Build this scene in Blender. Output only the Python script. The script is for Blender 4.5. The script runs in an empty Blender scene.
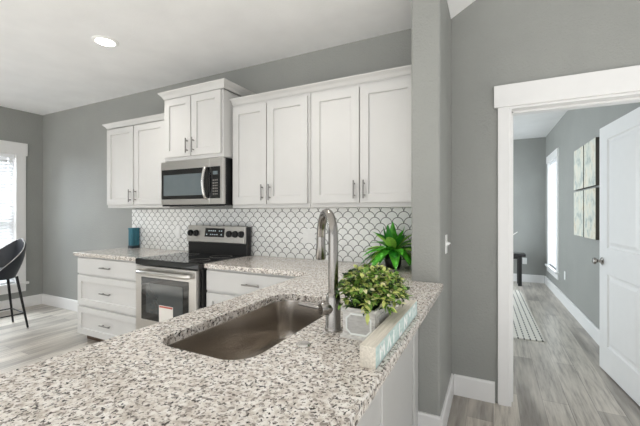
import bpy, bmesh, math, random
from mathutils import Vector, Matrix
random.seed(7)
PI = math.pi
SC = bpy.context.scene
COL = SC.collection

# ------------------------------------------------------------------ camera, world, light
cam_d = bpy.data.cameras.new('camera')
cam_d.sensor_width = 36.0
cam_d.lens = 36.0 * 346.0 / 640.0
cam_d.clip_start = 0.02
cam = bpy.data.objects.new('camera', cam_d)
cam.location = (0, 0, 1.32)
cam.rotation_euler = (PI / 2, 0, math.radians(26.6))
COL.objects.link(cam)
SC.camera = cam

WORLD_STRENGTH = 0.70
w = bpy.data.worlds.new('sky')
SC.world = w
w.use_nodes = True
bg = w.node_tree.nodes['Background']
bg.inputs[0].default_value = (0.97, 0.99, 1.0, 1)
bg.inputs[1].default_value = WORLD_STRENGTH

def area(name, loc, rot, sx, sy, power, color):
    l = bpy.data.lights.new(name, 'AREA')
    l.shape = 'RECTANGLE'; l.size = sx; l.size_y = sy; l.energy = power; l.color = color
    o = bpy.data.objects.new(name, l); o.location = loc; o.rotation_euler = rot
    COL.objects.link(o)
    return o
# daylight outside the dining window and outside the hall window
area('daylight_dining', (-7.5, 1.75, 3.0), (0, math.radians(-55), 0), 2.4, 2.0, 500, (0.84, 0.93, 1.0))
area('daylight_hall', (1.35, 6.9, 1.3), (0, PI / 2, 0), 1.9, 0.9, 45, (0.85, 0.94, 1.0))
# added fill behind the camera, then daylight of the hall room's far end
area('fill_living', (-1.5, -3.9, 1.25), (math.radians(104), 0, 0), 7.5, 2.3, 62, (0.97, 0.99, 1.0))  # unseen fill panel, tilted up to brighten the kitchen ceiling
area('daylight_hall_end', (-2.5, 5.4, 1.2), (0, math.radians(-112), 0), 2.0, 3.6, 68, (0.82, 0.93, 1.0))

# low sun added behind the camera to bounce off the floor onto the ceiling
sl = bpy.data.lights.new('bounce_sun', 'SUN'); sl.energy = 16.0; sl.angle = math.radians(2); sl.color = (0.91, 0.96, 1.0)
so = bpy.data.objects.new('bounce_sun', sl); so.rotation_euler = (math.radians(50), 0, math.radians(8)); COL.objects.link(so)

vs = SC.view_settings
vs.view_transform = 'Standard'
vs.look = 'None'
vs.gamma = 1.0
vs.use_curve_mapping = False
vs.exposure = 0.15
SC.cycles.use_denoising = True
SC.cycles.max_bounces = 10
SC.cycles.diffuse_bounces = 6
SC.cycles.sample_clamp_indirect = 6.0

# ------------------------------------------------------------------ materials
def lin(c):
    out = []
    for v in c:
        v = v / 255.0
        out.append(v / 12.92 if v <= 0.04045 else ((v + 0.055) / 1.055) ** 2.4)
    return (*out, 1.0)

class NT:
    def __init__(s, name):
        s.m = bpy.data.materials.new(name); s.m.use_nodes = True
        s.t = s.m.node_tree; s.n = s.t.nodes; s.b = s.n['Principled BSDF']
    def new(s, ty, **kw):
        nd = s.n.new(ty)
        for k, v in kw.items(): setattr(nd, k, v)
        return nd
    def link(s, a, b): s.t.links.new(a, b)
    def coord(s, scale=(1, 1, 1), rot=(0, 0, 0)):
        tc = s.new('ShaderNodeTexCoord'); mp = s.new('ShaderNodeMapping')
        mp.inputs['Scale'].default_value = scale; mp.inputs['Rotation'].default_value = rot
        s.link(tc.outputs['Object'], mp.inputs[0]); return mp.outputs[0]
    def noise(s, vec, scale, detail=3, rough=0.5):
        nd = s.new('ShaderNodeTexNoise'); nd.inputs['Scale'].default_value = scale
        nd.inputs['Detail'].default_value = detail; nd.inputs['Roughness'].default_value = rough
        s.link(vec, nd.inputs['Vector']); return nd.outputs['Fac']
    def ramp(s, fac, stops, interp='LINEAR'):
        r = s.new('ShaderNodeValToRGB'); r.color_ramp.interpolation = interp
        els = r.color_ramp.elements
        while len(els) < len(stops): els.new(0.5)
        for e, (p, c) in zip(els, stops): e.position = p; e.color = c
        s.link(fac, r.inputs[0]); return r.outputs['Color']
    def mix(s, fac, a, b, mode='MIX'):
        m = s.new('ShaderNodeMix', data_type='RGBA', blend_type=mode)
        for v, i in ((fac, 0), (a, 6), (b, 7)):
            if isinstance(v, (int, float)): m.inputs[i].default_value = v
            elif isinstance(v, tuple): m.inputs[i].default_value = v
            else: s.link(v, m.inputs[i])
        return m.outputs[2]
    def math(s, op, a, b=None):
        m = s.new('ShaderNodeMath', operation=op)
        for i, v in enumerate((a, b)):
            if v is None: continue
            if isinstance(v, (int, float)): m.inputs[i].default_value = v
            else: s.link(v, m.inputs[i])
        return m.outputs[0]
    def bump(s, h, strength, dist=0.01):
        b = s.new('ShaderNodeBump'); b.inputs['Strength'].default_value = strength
        b.inputs['Distance'].default_value = dist
        s.link(h, b.inputs['Height']); s.link(b.outputs[0], s.b.inputs['Normal'])
    def col(s, v):
        if isinstance(v, tuple): s.b.inputs['Base Color'].default_value = v
        else: s.link(v, s.b.inputs['Base Color'])
    def set(s, rough=None, metal=None, **kw):
        if rough is not None: s.b.inputs['Roughness'].default_value = rough
        if metal is not None: s.b.inputs['Metallic'].default_value = metal
        for k, v in kw.items(): s.b.inputs[k].default_value = v

def plain(name, c, rough=0.5, metal=0.0, vary=0.04, scale=14, **kw):
    t = NT(name)
    v = t.coord()
    f = t.noise(v, scale, 3)
    base = lin(c)
    lo = tuple(x * (1 - vary) for x in base[:3]) + (1,)
    hi = tuple(min(1, x * (1 + vary)) for x in base[:3]) + (1,)
    t.col(t.ramp(f, [(0.3, lo), (0.7, hi)]))
    t.set(rough, metal, **kw)
    return t.m

def orange_peel(name, c, strength=0.25, scale=85):
    t = NT(name)
    v = t.coord()
    base = lin(c)
    f = t.noise(v, 3, 3)
    t.col(t.ramp(f, [(0.3, tuple(x * .96 for x in base[:3]) + (1,)), (0.7, tuple(x * 1.03 for x in base[:3]) + (1,))]))
    t.bump(t.noise(v, scale, 3, 0.55), strength, 0.012)
    t.set(0.55)
    return t.m

def steel(name, c=(196, 192, 186), rough=0.28, stretch=(2, 2, 90), grain=0.03):
    t = NT(name)
    v = t.coord(stretch)
    f = t.noise(v, 6, 4, 0.6)
    base = lin(c)
    t.col(t.ramp(f, [(0.3, tuple(x * .9 for x in base[:3]) + (1,)), (0.7, base)]))
    t.set(rough, 1.0)
    t.bump(f, grain, 0.002)
    return t.m

def granite():
    t = NT('granite')
    v = t.coord((1, 1, 1))
    warp = t.new('ShaderNodeTexNoise'); warp.inputs['Scale'].default_value = 45
    t.link(v, warp.inputs['Vector'])
    wv = t.new('ShaderNodeMix', data_type='VECTOR'); wv.inputs[0].default_value = 0.016
    t.link(v, wv.inputs[4]); t.link(warp.outputs['Color'], wv.inputs[5])
    vec = wv.outputs[1]
    cream, white, tan = lin((219, 212, 204)), lin((240, 236, 231)), lin((190, 180, 170))
    base = t.ramp(t.noise(vec, 62, 3, .6), [(0.36, tan), (0.47, cream), (0.62, white)])
    f2 = t.noise(vec, 88, 3, 0.55)
    base = t.mix(t.ramp(f2, [(0.55, (0, 0, 0, 1)), (0.60, (1, 1, 1, 1))]), base, lin((142, 134, 128)))
    f3 = t.noise(t.coord((1.15, 0.9, 1)), 115, 3, 0.5)
    base = t.mix(t.ramp(f3, [(0.585, (0, 0, 0, 1)), (0.615, (1, 1, 1, 1))]), base, lin((52, 47, 45)))
    f4 = t.noise(vec, 11, 2)
    base = t.mix(t.ramp(f4, [(0.4, (0, 0, 0, 1)), (0.7, (.2, .2, .2, 1))]), base, lin((186, 172, 160)))
    t.col(base)
    t.set(0.16)
    return t.m

def planks():
    t = NT('grey_wood_planks')
    v = t.coord((1, 1, 1), (0, 0, PI / 2))
    br = t.new('ShaderNodeTexBrick'); br.offset = 0.37; br.squash = 1.0
    br.inputs['Scale'].default_value = 1.0
    br.inputs['Brick Width'].default_value = 1.22
    br.inputs['Row Height'].default_value = 0.155
    br.inputs['Mortar Size'].default_value = 0.0018
    br.inputs['Mortar Smooth'].default_value = 0.2
    br.inputs['Bias'].default_value = 0.0
    br.inputs['Color1'].default_value = lin((214, 207, 196))
    br.inputs['Color2'].default_value = lin((146, 140, 133))
    br.inputs['Mortar'].default_value = lin((104, 99, 95))
    t.link(v, br.inputs['Vector'])
    # grain runs along the plank (world Y)
    g = t.noise(t.coord((16, 1.1, 1)), 3.2, 6, 0.65)
    g2 = t.noise(t.coord((6, 0.7, 1)), 2.0, 3, 0.5)
    c = t.mix(t.ramp(g, [(0.35, (.7, .7, .7, 1)), (0.5, (0.25, 0.25, .25, 1)), (0.65, (0, 0, 0, 1))]), br.outputs['Color'], lin((122, 114, 107)))
    c = t.mix(t.ramp(g2, [(0.45, (0, 0, 0, 1)), (0.7, (.55, .55, .55, 1))]), c, lin((222, 214, 202)))
    t.col(c); t.set(0.33)
    t.bump(g, 0.08, 0.004)
    return t.m

def scallop():
    t = NT('scallop_tile')
    tc = t.new('ShaderNodeTexCoord'); sp = t.new('ShaderNodeSeparateXYZ')
    t.link(tc.outputs['Object'], sp.inputs[0])
    R = 0.0465
    vv = t.math('DIVIDE', sp.outputs['Z'], R)
    j = t.math('FLOOR', vv); fv = t.math('SUBTRACT', vv, j)
    odd = t.math('MULTIPLY', t.math('MODULO', t.math('ADD', j, 40.0), 2.0), 0.5)
    u = t.math('ADD', t.math('DIVIDE', t.math('ADD', sp.outputs['X'], 20.0), 2 * R), odd)
    fu = t.math('SUBTRACT', t.math('FRACT', u), 0.5)
    dx = t.math('MULTIPLY', fu, 2.0)
    d = t.math('SQRT', t.math('ADD', t.math('MULTIPLY', dx, dx), t.math('MULTIPLY', fv, fv)))
    g = t.math('ABSOLUTE', t.math('SUBTRACT', d, 0.97))
    k = t.ramp(g, [(0.034, (1, 1, 1, 1)), (0.07, (0, 0, 0, 1))])
    n = t.noise(t.coord(), 9, 2)
    white = t.ramp(n, [(0.3, lin((240, 240, 238))), (0.7, lin((249, 249, 247)))])
    t.col(t.mix(k, white, lin((84, 83, 82))))
    t.link(t.ramp(g, [(0.03, (.7, .7, .7, 1)), (0.07, (.1, .1, .1, 1))]), t.b.inputs['Roughness'])
    t.bump(t.ramp(g, [(0.02, (0, 0, 0, 1)), (0.14, (1, 1, 1, 1))]), 0.25, 0.003)
    return t.m

def rug_mat():
    t = NT('rug_weave')
    tc = t.new('ShaderNodeTexCoord'); sp = t.new('ShaderNodeSeparateXYZ')
    t.link(tc.outputs['Object'], sp.inputs[0])
    fx = t.math('FRACT', t.math('DIVIDE', t.math('ADD', sp.outputs['X'], 5), 0.055))
    fy = t.math('FRACT', t.math('DIVIDE', t.math('ADD', sp.outputs['Y'], 5), 0.075))
    line = t.math('LESS_THAN', t.math('ABSOLUTE', t.math('SUBTRACT', fx, 0.5)), 0.12)
    dash = t.math('GREATER_THAN', fy, 0.3)
    k = t.math('MULTIPLY', line, dash)
    t.col(t.mix(k, lin((226, 222, 214)), lin((84, 82, 80))))
    t.set(0.95)
    t.bump(t.noise(t.coord(), 240, 2), 0.4, 0.005)
    return t.m

def art_mat(name, seed):
    t = NT(name)
    v = t.coord((1, 1, 1), (0, 0, seed))
    n1 = t.noise(v, 4.5 + seed, 5, 0.62)
    c = t.ramp(n1, [(0.33, lin((158, 168, 165))), (0.45, lin((204, 206, 196))), (0.58, lin((218, 212, 196))), (0.72, lin((184, 174, 150)))])
    n2 = t.noise(t.coord((7, 7, 2.2)), 2.4 + seed, 4, 0.6)
    c = t.mix(t.ramp(n2, [(0.56, (0, 0, 0, 1)), (0.70, (.6, .6, .6, 1))]), c, lin((140, 138, 122)))
    t.col(c); t.set(0.8)
    return t.m

def glow(name, c, strength):
    t = NT(name); t.col(c); t.set(0.5)
    t.b.inputs['Emission Color'].default_value = c
    t.b.inputs['Emission Strength'].default_value = strength
    return t.m

def pane_mat():
    t = NT('window_glass')
    out = t.n['Material Output']
    tr = t.new('ShaderNodeBsdfTransparent'); gl = t.new('ShaderNodeBsdfGlossy'); gl.inputs['Roughness'].default_value = 0.02
    mx = t.new('ShaderNodeMixShader'); mx.inputs[0].default_value = 0.07
    t.link(tr.outputs[0], mx.inputs[1]); t.link(gl.outputs[0], mx.inputs[2]); t.link(mx.outputs[0], out.inputs[0])
    return t.m

def weathered(name, a, b, sc):
    t = NT(name)
    f = t.noise(t.coord(sc), 5, 5, 0.6)
    t.col(t.ramp(f, [(0.35, lin(a)), (0.65, lin(b))])); t.set(0.75)
    t.bump(f, 0.2, 0.002)
    return t.m

M = dict(
    wall=orange_peel('grey_wall_paint', (150, 151, 147), 0.35),
    ceiling=orange_peel('white_ceiling_paint', (240, 240, 240), 0.12, 60),
    trim=plain('white_trim_paint', (232, 231, 230), 0.35, vary=0.01),
    cabinet=plain('white_cabinet_paint', (205, 204, 202), 0.38, vary=0.012, scale=6),
    toe=plain('dark_toe_kick', (92, 74, 60), 0.6),
    floor=planks(), granite=granite(), tile=scallop(),
    steel=steel('brushed_steel', (205, 202, 198), 0.3),
    sink=steel('sink_steel', (186, 179, 171), 0.24, (1, 12, 3), 0.004),
    nickel=steel('brushed_nickel', (158, 154, 149), 0.22, (30, 30, 2)),
    pull=plain('grey_nickel', (150, 148, 145), 0.3, 1.0),
    chrome=plain('satin_chrome', (205, 203, 200), 0.2, 1.0),
    black=plain('black_enamel', (11, 11, 12), 0.3),
    blackglass=plain('black_glass', (12, 13, 14), 0.04, **{'Specular IOR Level': 0.7}),
    tintglass=plain('tinted_oven_glass', (52, 58, 60), 0.05, **{'Specular IOR Level': 1.0}),
    mwglass=plain('tinted_microwave_glass', (96, 106, 110), 0.08, **{'Specular IOR Level': 1.0}),
    knob=plain('black_plastic', (22, 22, 23), 0.4),
    white_plastic=plain('white_plastic', (240, 240, 238), 0.35, vary=0.01),
    display=glow('display_digits', (0.5, 0.6, 0.65, 1), 0.25),
    teal=weathered('teal_streaks', (24, 62, 78), (70, 140, 156), (60, 60, 1.5)),
    teal_dark=plain('dark_teal', (20, 34, 44), 0.4),
    stool=plain('black_leather', (22, 27, 36), 0.38, vary=0.1),
    piping=plain('grey_piping', (150, 146, 142), 0.5),
    blackmetal=plain('black_metal', (18, 18, 19), 0.4, 0.3),
    lamp=glow('lamp_diffuser', (1, 0.97, 0.92, 1), 9.0),
    pane=pane_mat(),
    blind=plain('white_blind', (240, 241, 243), 0.5, vary=0.01),
    planter=weathered('whitewashed_wood', (188, 186, 183), (226, 224, 220), (9, 9, 30)),
    planter_grey=weathered('grey_washed_wood', (176, 175, 173), (196, 195, 192), (9, 9, 30)),
    planter_soil=plain('dark_soil', (40, 34, 26), 0.9),
    leaf1=plain('leaf_green', (118, 156, 66), 0.5, vary=0.25, scale=60),
    leaf2=plain('leaf_yellow_green', (196, 204, 118), 0.5, vary=0.2, scale=60),
    leaf3=plain('leaf_dark_green', (46, 72, 30), 0.5, vary=0.25, scale=60),
    leaf4=plain('leaf_cream', (224, 220, 172), 0.5, vary=0.1, scale=60),
    bigleaf=plain('bright_leaf', (84, 176, 50), 0.35, vary=0.35, scale=30),
    bigleaf2=plain('deep_leaf', (44, 128, 36), 0.35, vary=0.3, scale=30),
    leafrim=plain('lime_leaf', (160, 206, 90), 0.4, vary=0.2, scale=40),
    pot=plain('black_pot', (24, 20, 20), 0.3),
    signwood=weathered('pale_wood', (204, 197, 184), (228, 221, 208), (40, 2, 40)),
    signface=weathered('pale_aqua_paint', (176, 200, 198), (204, 218, 214), (20, 8, 20)),
    signpaint=plain('white_paint', (238, 242, 240), 0.6),
    rug=rug_mat(),
    bench=plain('black_stained_wood', (22, 21, 22), 0.35),
    paper=plain('white_sticker', (226, 222, 216), 0.5, vary=0.02),
    red=plain('red_print', (176, 70, 56), 0.5),
    grey=plain('grey_print', (130, 126, 122), 0.5),
    edge=plain('dark_canvas_edge', (92, 88, 80), 0.8),
    twig=plain('white_twig', (232, 230, 226), 0.6),
    arts=[art_mat('abstract_paint.%d' % k, 0.7 * k) for k in range(4)],
)

# ------------------------------------------------------------------ mesh helpers
ORG = {}
class MB:
    def __init__(s): s.v = []; s.f = []; s.mi = []
    def add(s, verts, faces, mi=0):
        n = len(s.v); s.v += [Vector(p) for p in verts]
        s.f += [tuple(i + n for i in q) for q in faces]; s.mi += [mi] * len(faces); return s
    def box(s, x0, x1, y0, y1, z0, z1, mi=0):
        p = [(x, y, z) for z in (z0, z1) for y in (y0, y1) for x in (x0, x1)]
        return s.add(p, [(0, 2, 3, 1), (4, 5, 7, 6), (0, 1, 5, 4), (2, 6, 7, 3), (0, 4, 6, 2), (1, 3, 7, 5)], mi)
    def prism(s, pts, axis, a, b, mi=0):
        """2-D polygon swept along an axis; pts in the other two axes, in order x,y,z without the axis"""
        def P(p, t):
            q = list(p); q.insert('xyz'.index(axis), t); return q
        n = len(pts)
        vs = [P(p, a) for p in pts] + [P(p, b) for p in pts]
        fs = [tuple(range(n - 1, -1, -1)), tuple(range(n, 2 * n))]
        fs += [(i, (i + 1) % n, n + (i + 1) % n, n + i) for i in range(n)]
        return s.add(vs, fs, mi)
    def loft(s, loops, cap0=True, cap1=True, mi=0):
        n = len(loops[0]); vs = [p for l in loops for p in l]; fs = []
        for k in range(len(loops) - 1):
            for i in range(n):
                j = (i + 1) % n
                fs.append((k * n + i, k * n + j, (k + 1) * n + j, (k + 1) * n + i))
        if cap0: fs.append(tuple(range(n - 1, -1, -1)))
        if cap1: fs.append(tuple(range((len(loops) - 1) * n, len(loops) * n)))
        return s.add(vs, fs, mi)
    def tube(s, path, r, seg=12, mi=0):
        path = [Vector(p) for p in path]
        rs = r if isinstance(r, (list, tuple)) else [r] * len(path)
        up = None; loops = []
        for i, p in enumerate(path):
            t = (path[min(i + 1, len(path) - 1)] - path[max(i - 1, 0)]).normalized()
            if up is None:
                up = t.orthogonal().normalized()
            else:
                up = (up - t * up.dot(t)).normalized()
            sd = t.cross(up)
            loops.append([p + (up * math.cos(a) + sd * math.sin(a)) * rs[i] for a in (2 * PI * k / seg for k in range(seg))])
        return s.loft(loops, mi=mi)
    def lathe(s, prof, c=(0, 0, 0), seg=24, axis='z', mi=0):
        loops = []
        for r, h in prof:
            l = []
            for k in range(seg):
                a = 2 * PI * k / seg; x, y = r * math.cos(a), r * math.sin(a)
                q = {'z': (x, y, h), 'y': (x, h, -y), 'x': (h, x, y)}[axis]
                l.append((c[0] + q[0], c[1] + q[1], c[2] + q[2]))
            loops.append(l)
        return s.loft(loops, mi=mi)
    def build(s, name, mats, parent=None, local=False, bevel=0.0, smooth=False, recalc=True, rot=None, loc=None, seg=2):
        me = bpy.data.meshes.new(name)
        vs = list(s.v)
        o = bpy.data.objects.new(name, me)
        if parent is not None:
            off = Vector((0, 0, 0)) if local else ORG[parent.name]
            ORG[o.name] = ORG[parent.name].copy()
        elif local:
            off = Vector((0, 0, 0)); ORG[o.name] = Vector(loc or (0, 0, 0))
        else:
            xs, ys, zs = zip(*vs)
            off = Vector(((min(xs) + max(xs)) / 2, (min(ys) + max(ys)) / 2, min(zs)))
            if loc == 'world': off = Vector((0, 0, 0)); loc = None
            ORG[o.name] = off.copy(); o.location = off
        if isinstance(loc, (tuple, Vector)): o.location = loc
        if rot: o.rotation_euler = rot
        me.from_pydata([v - off for v in vs], [], s.f)
        for m_ in (mats if isinstance(mats, (list, tuple)) else [mats]): me.materials.append(m_)
        me.polygons.foreach_set('material_index', s.mi)
        if recalc:
            bm = bmesh.new(); bm.from_mesh(me)
            bmesh.ops.recalc_face_normals(bm, faces=bm.faces); bm.to_mesh(me); bm.free()
        if smooth:
            me.polygons.foreach_set('use_smooth', [True] * len(me.polygons))
            me.set_sharp_from_angle(angle=math.radians(40))
        me.update()
        COL.objects.link(o)
        if parent is not None: o.parent = parent
        if bevel > 0:
            b = o.modifiers.new('edge', 'BEVEL'); b.width = bevel; b.segments = seg
            b.limit_method = 'ANGLE'; b.angle_limit = math.radians(40)
        return o

def tag(o, label, cat, group=None):
    o['label'] = label; o['category'] = cat
    if group: o['group'] = group
    return o
def thing(name, label, cat, loc, rz=0.0, group=None):
    o = bpy.data.objects.new(name, None); o.location = loc; o.rotation_euler = (0, 0, rz)
    o.empty_display_size = 0.05
    COL.objects.link(o); ORG[o.name] = Vector(loc)
    return tag(o, label, cat, group)
def struct(name, mb, m, parent=None, **kw):
    o = mb.build(name, m, parent, **kw)
    if parent is None: o['kind'] = 'structure'
    return o

# ------------------------------------------------------------------ the room shell
YB, H = 2.70, 2.743               # back wall plane, kitchen ceiling
XL = -5.87                        # window wall on the left
SX0, SX1, SY = -0.442, -0.274, 2.10   # stub wall by the counter end
DX0, DX1, DZ = 0.095, 0.915, 2.045    # doorway
WT = 0.20
SLOPE = 0.57

struct('floor', MB().box(XL - .2, 4.2, -4.0, 8.1, -0.1, 0), M['floor'], loc='world')
struct('ceiling', MB().box(XL - .2, SX1, -3.2, YB + WT, H, H + .12), M['ceiling'])
struct('ceiling_vault', MB().prism([(SX1, H), (3.2, H + SLOPE * (3.2 - SX1)), (3.2, H + SLOPE * (3.2 - SX1) + .14), (SX1, H + .14)], 'y', -3.2, YB), M['ceiling'])
struct('ceiling_hall', MB().box(-2.6, 1.3, YB + WT, 8.0, H, H + .12), M['ceiling'])
struct('wall_back', MB().box(XL - .2, SX0 + .02, YB, YB + WT, 0, H), M['wall'])
# doorway wall: one wall with its opening, its top follows the vaulted ceiling
top = lambda x: H + SLOPE * (x - SX1)
mb = MB()
mb.prism([(SX1 - .02, 0), (DX0, 0), (DX0, top(DX0)), (SX1 - .02, H)], 'y', YB, YB + WT)
mb.prism([(DX0, DZ), (DX1, DZ), (DX1, top(DX1)), (DX0, top(DX0))], 'y', YB, YB + WT)
mb.prism([(DX1, 0), (3.2, 0), (3.2, top(3.2)), (DX1, top(DX1))], 'y', YB, YB + WT)
struct('wall_doorway', mb, M['wall'])
struct('wall_stub', MB().box(SX0, SX1, SY, YB, 0, H), M['wall'], bevel=0.018, seg=4)
# left wall with a window opening
WY0, WY1, WZ0, WZ1 = 1.28, 2.39, 0.36, 2.13
mb = MB()
mb.box(XL - .2, XL, WY1, YB, 0, H); mb.box(XL - .2, XL, -3.2, WY0, 0, H)
mb.box(XL - .2, XL, WY0, WY1, 0, WZ0); mb.box(XL - .2, XL, WY0, WY1, WZ1, H)
struct('wall_left', mb, M['wall'])
# dining window
win = struct('window_1', MB().box(XL - .13, XL - .09, WY0, WY0 + .05, WZ0, WZ1).box(XL - .13, XL - .09, WY1 - .05, WY1, WZ0, WZ1)
             .box(XL - .13, XL - .09, WY0, WY1, WZ0, WZ0 + .05).box(XL - .13, XL - .09, WY0, WY1, WZ1 - .05, WZ1)
             .box(XL - .12, XL - .09, WY0, WY1, 1.23, 1.27), M['trim'])
struct('window_pane', MB().box(XL - .115, XL - .11, WY0 + .04, WY1 - .04, WZ0 + .04, WZ1 - .04), M['pane'], win)
struct('window_casing', MB().box(XL - .09, XL + .018, WY1 - .012, WY1 + .10, WZ0 - .02, WZ1 + .01)
       .box(XL - .09, XL + .018, WY0 - .10, WY0 + .012, WZ0 - .02, WZ1 + .01)
       .box(XL - .09, XL + .026, WY0 - .12, WY1 + .118, WZ1 - .012, WZ1 + .16), M['trim'], win, bevel=.003)
struct('window_sill', MB().box(XL - .09, XL + .05, WY0 - .13, WY1 + .125, WZ0 - .03, WZ0).box(XL, XL + .018, WY0 - .10, WY1 + .10, WZ0 - .13, WZ0 - .03), M['trim'], win, bevel=.003)
def blind(name, label, x, y0, y1, z0, z1, root=None, group=None):
    t = root or thing(name, label, 'blind', (x, (y0 + y1) / 2, z0), 0, group)
    MB().box(x - .028, x + .028, y0, y1, z1 - .05, z1).build('headrail', M['blind'], t, bevel=.003)
    mb = MB(); n = int((z1 - .06 - z0) / .043)
    for k in range(n):
        z = z0 + .03 + k * .043
        mb.prism([(x - .018, z + .015), (x - .016, z + .0165), (x + .018, z - .0135), (x + .016, z - .015)], 'y', y0 + .005, y1 - .005)
    mb.build('slats', M['blind'], t)
    MB().box(x - .022, x + .022, y0, y1, z0, z0 + .018).build('bottom_rail', M['blind'], t, bevel=.003)
    return t
blind('window_blind', 'white slatted blind in the dining window behind the bar stool', XL - .045, WY0 + .015, WY1 - .015, WZ0 + .002, WZ1 - .002)

# hall: right wall runs a degree off square, so it and what hangs on it share one frame (along the wall, into the hall, up)
HR = math.radians(90) + math.atan(.0228)
HP = (1.055, 0, 0)
def hall_root(name, label, cat, a, b, z, group=None):
    ca, sa = math.cos(HR), math.sin(HR)
    return thing(name, label, cat, (HP[0] + ca * a - sa * b, sa * a + ca * b, z), HR, group)
HY0, HY1, HZ0, HZ1 = 6.56, 7.33, 0.40, 2.22
YF = 7.70
mb = MB()
mb.box(2.86, HY0, -.2, 0, 0, H); mb.box(HY1, 8.1, -.2, 0, 0, H); mb.box(HY0, HY1, -.2, 0, 0, HZ0); mb.box(HY0, HY1, -.2, 0, HZ1, H)
struct('wall_hall_right', mb, M['wall'], local=True, loc=HP, rot=(0, 0, HR))
struct('wall_hall_far', MB().box(-2.6, 1.2, YF, YF + .2, 0, H), M['wall'])
mb = MB().box(HY0, HY0 + .05, -.13, -.09, HZ0, HZ1).box(HY1 - .05, HY1, -.13, -.09, HZ0, HZ1).box(HY0, HY1, -.13, -.09, HZ0, HZ0 + .05).box(HY0, HY1, -.13, -.09, HZ1 - .05, HZ1).box(HY0, HY1, -.12, -.09, 1.28, 1.32)
w2 = struct('window_2', mb, M['trim'], local=True, loc=HP, rot=(0, 0, HR))
struct('window_pane', MB().box(HY0 + .04, HY1 - .04, -.115, -.11, HZ0 + .04, HZ1 - .04), M['pane'], w2, local=True)
struct('window_casing', MB().box(HY0 - .10, HY0 + .012, -.09, .018, HZ0 - .02, HZ1 + .01).box(HY1 - .012, HY1 + .10, -.09, .018, HZ0 - .02, HZ1 + .01)
       .box(HY0 - .12, HY1 + .12, -.09, .026, HZ1 - .012, HZ1 + .11), M['trim'], w2, local=True, bevel=.003)
struct('window_sill', MB().box(HY0 - .13, HY1 + .13, -.09, .05, HZ0 - .03, HZ0).box(HY0 - .10, HY1 + .10, 0, .018, HZ0 - .12, HZ0 - .03), M['trim'], w2, local=True, bevel=.003)
t = hall_root('window_blind', 'white slatted blind in the tall hall window beyond the doorway', 'blind', (HY0 + HY1) / 2, -.045, HZ0)
L = (HY1 - HY0) / 2 - .015
MB().box(-L, L, -.028, .028, HZ1 - HZ0 - .05, HZ1 - HZ0).build('headrail', M['blind'], t, local=True, bevel=.003)
mb = MB()
for k in range(40):
    z = .03 + k * .0435
    mb.prism([(-.018, z + .015), (-.016, z + .0165), (.018, z - .0135), (.016, z - .015)], 'x', -L + .005, L - .005)
mb.build('slats', M['blind'], t, local=True)
MB().box(-L, L, -.022, .022, 0.002, .02).build('bottom_rail', M['blind'], t, local=True)

# baseboards: moulded profile (projection, height)
def bb(name, pts, h=.145, th=.016):
    """pts: wall foot line p->q with the board on the left-hand side of the direction"""
    p, q = Vector((*pts[0], 0)), Vector((*pts[1], 0))
    d = (q - p).normalized(); n = Vector((-d.y, d.x, 0))
    prof = [(0, 0), (th, 0), (th, h - .012), (th * .6, h), (0, h)]
    mb = MB(); loops = [[e + n * a + Vector((0, 0, b)) for a, b in prof] for e in (p, q)]
    mb.loft(loops)
    return struct(name, mb, M['trim'])
bb('baseboard_back', [(-3.83, YB), (XL, YB)])
bb('baseboard_left', [(XL, YB - .017), (XL, -3.0)])
bb('baseboard_doorway', [(DX0 - .085, YB), (SX1 + .017, YB)])
bb('baseboard_stub_right', [(SX1, YB), (SX1, SY - .016)])
bb('baseboard_stub_front', [(SX1, SY), (-.405, SY)])
bb('baseboard_hall_far', [(.86, YF), (-2.6, YF)])
o = MB().prism([(0, 0), (.016, 0), (.016, .133), (.01, .145), (0, .145)], 'x', 2.95, YF - .02)
struct('baseboard_hall_right', o, M['trim'], local=True, loc=HP, rot=(0, 0, HR))

# doorway casing and jamb
C0 = .028
struct('trim_1', MB().box(C0, DX0, YB - .02, YB, 0, DZ), M['trim'], bevel=.003)
struct('trim_2', MB().box(DX1, DX1 + .086, YB - .02, YB, 0, DZ), M['trim'], bevel=.003)
struct('trim_3', MB().box(C0 - .024, DX1 + .11, YB - .028, YB, DZ, DZ + .15), M['trim'], bevel=.003)
mb = MB().box(DX0, DX0 + .016, YB - .012, YB + WT, 0, DZ - .016).box(DX1 - .016, DX1, YB - .012, YB + WT, 0, DZ - .016).box(DX0, DX1, YB - .012, YB + WT, DZ - .016, DZ)
mb.box(DX0 + .016, DX0 + .03, YB + .06, YB + .10, 0, DZ - .016).box(DX0 + .016, DX1 - .016, YB + .06, YB + .10, DZ - .03, DZ - .016)
struct('trim_4', mb, M['trim'], bevel=.002)

# panel door, standing open into the hall
def rect_loop(x0, x1, z0, z1, y):
    return [(x0, y, z0), (x1, y, z0), (x1, y, z1), (x0, y, z1)]
DW, DHT = .82, 2.03
mb = MB()
def door_face(sgn):
    y = sgn * .0175
    xs = [0, .165, DW - .15, DW]; zs = [0, .21, .81, 1.02, 1.915, DHT]
    for i in range(3):
        for j in range(5):
            if i == 1 and j in (1, 3):
                L = [rect_loop(xs[1] + a, xs[2] - a, zs[j] + a, zs[j + 1] - a, y - sgn * d) for a, d in ((0, 0), (.010, .011), (.026, .012), (.052, .003))]
                mb.loft(L, cap0=False, cap1=True)
            else:
                mb.add(rect_loop(xs[i], xs[i + 1], zs[j], zs[j + 1], y), [(0, 1, 2, 3)])
door_face(1); door_face(-1)
for a, b in (((0, 0), (DW, 0)), ((DW, 0), (DW, DHT)), ((DW, DHT), (0, DHT)), ((0, DHT), (0, 0))):
    mb.add([(a[0], -.0175, a[1]), (b[0], -.0175, b[1]), (b[0], .0175, b[1]), (a[0], .0175, a[1])], [(0, 1, 2, 3)])
DR = math.radians(96.2)
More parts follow.
